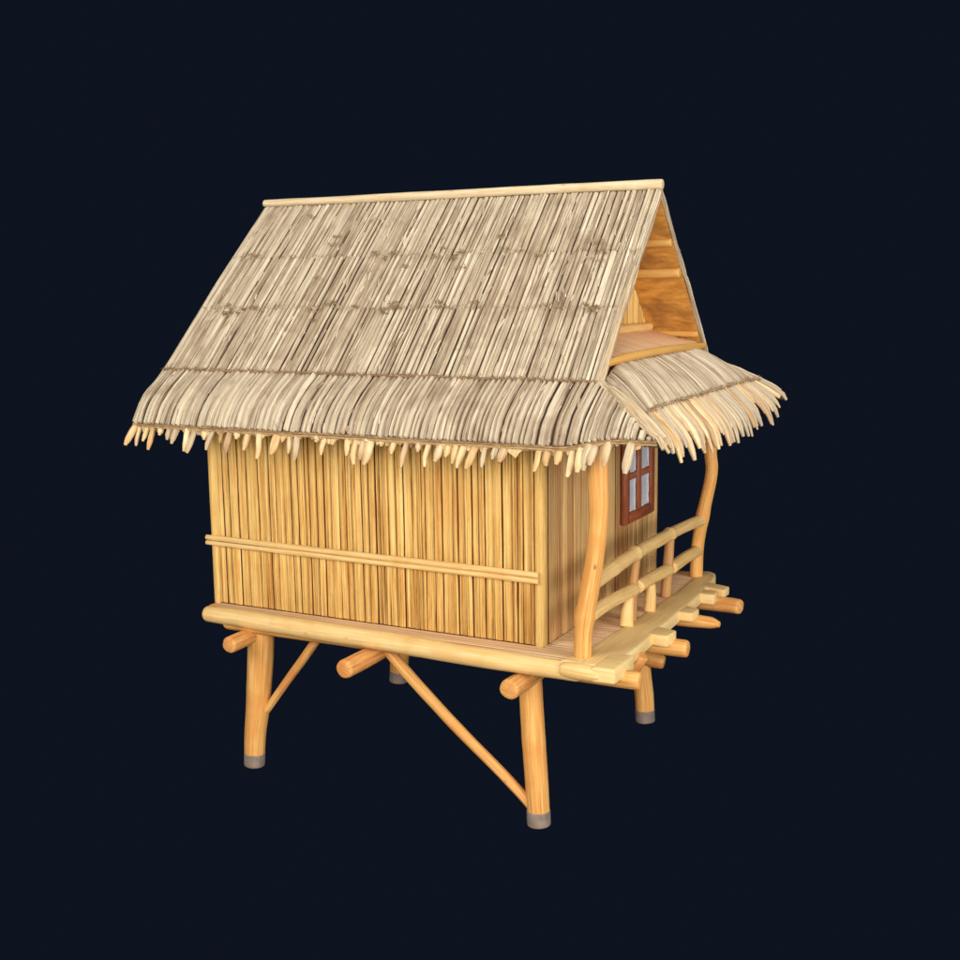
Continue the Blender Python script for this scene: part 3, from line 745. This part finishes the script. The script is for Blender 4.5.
top_line = [S_porch(.03+.94*i/60, .01) for i in range(61)]
fluff(mb, top_line, V((.3, 0, .9)), 400, ln=(.008, .02), w=.002, down=V((.7, 0, -.3)), spread=.6)
build(mb, 'thatch_tie', 'twine', porch)

# ------------------------------------------------------------------ world, lamps, camera
w = bpy.data.worlds.new('World'); scene.world = w; w.use_nodes = True
w.node_tree.nodes['Background'].inputs[0].default_value = (.0042, .0067, .0140, 1)
w.node_tree.nodes['Background'].inputs[1].default_value = 1.0
def area(name, loc, target, size, power, col):
    l = bpy.data.lights.new(name, 'AREA'); l.size = size; l.energy = power; l.color = col; l.shape = 'SQUARE'
    o = bpy.data.objects.new(name, l); COL.objects.link(o); o.location = loc
    o.rotation_euler = (V(target)-V(loc)).to_track_quat('-Z', 'Y').to_euler(); return o
T = (-1.1, .6, 2.3)
area('key_lamp', (-4.0, -8.5, 6.2), T, 4.5, 580, (1, .98, .94))
area('fill_lamp', (8.5, -3.0, 3.6), T, 4.0, 700, (1, .96, .92))
area('front_lamp', (4.0, -9.5, 4.6), T, 4.0, 700, (1, .98, .94))
area('top_lamp', (1.5, -1, 10.5), T, 5.0, 400, (1, .98, .96))
area('low_lamp', (0.5, -6.0, -3.5), T, 4.0, 120, (1, .76, .55))

cam = bpy.data.cameras.new('Camera'); co = bpy.data.objects.new('Camera', cam); COL.objects.link(co)
yaw, pit, rol = math.radians(27.558), math.radians(9.456), math.radians(-.797)
F = V((-math.sin(yaw)*math.cos(pit), math.cos(yaw)*math.cos(pit), -math.sin(pit)))
Rr = V((math.cos(yaw), math.sin(yaw), 0)); U = Rr.cross(F)
Rr, U = Rr*math.cos(rol)+U*math.sin(rol), U*math.cos(rol)-Rr*math.sin(rol)
m = Matrix((Rr, U, -F)).transposed().to_4x4(); m.translation = (3.221, -7.058, 2.4+H0)
co.matrix_world = m; cam.lens = 1228.06/960*36; cam.sensor_width = 36; cam.clip_end = 200
scene.camera = co
scene.view_settings.view_transform = 'Standard'; scene.view_settings.look = 'None'
scene.view_settings.exposure = 0; scene.view_settings.gamma = 1
scene.render.engine = 'CYCLES'
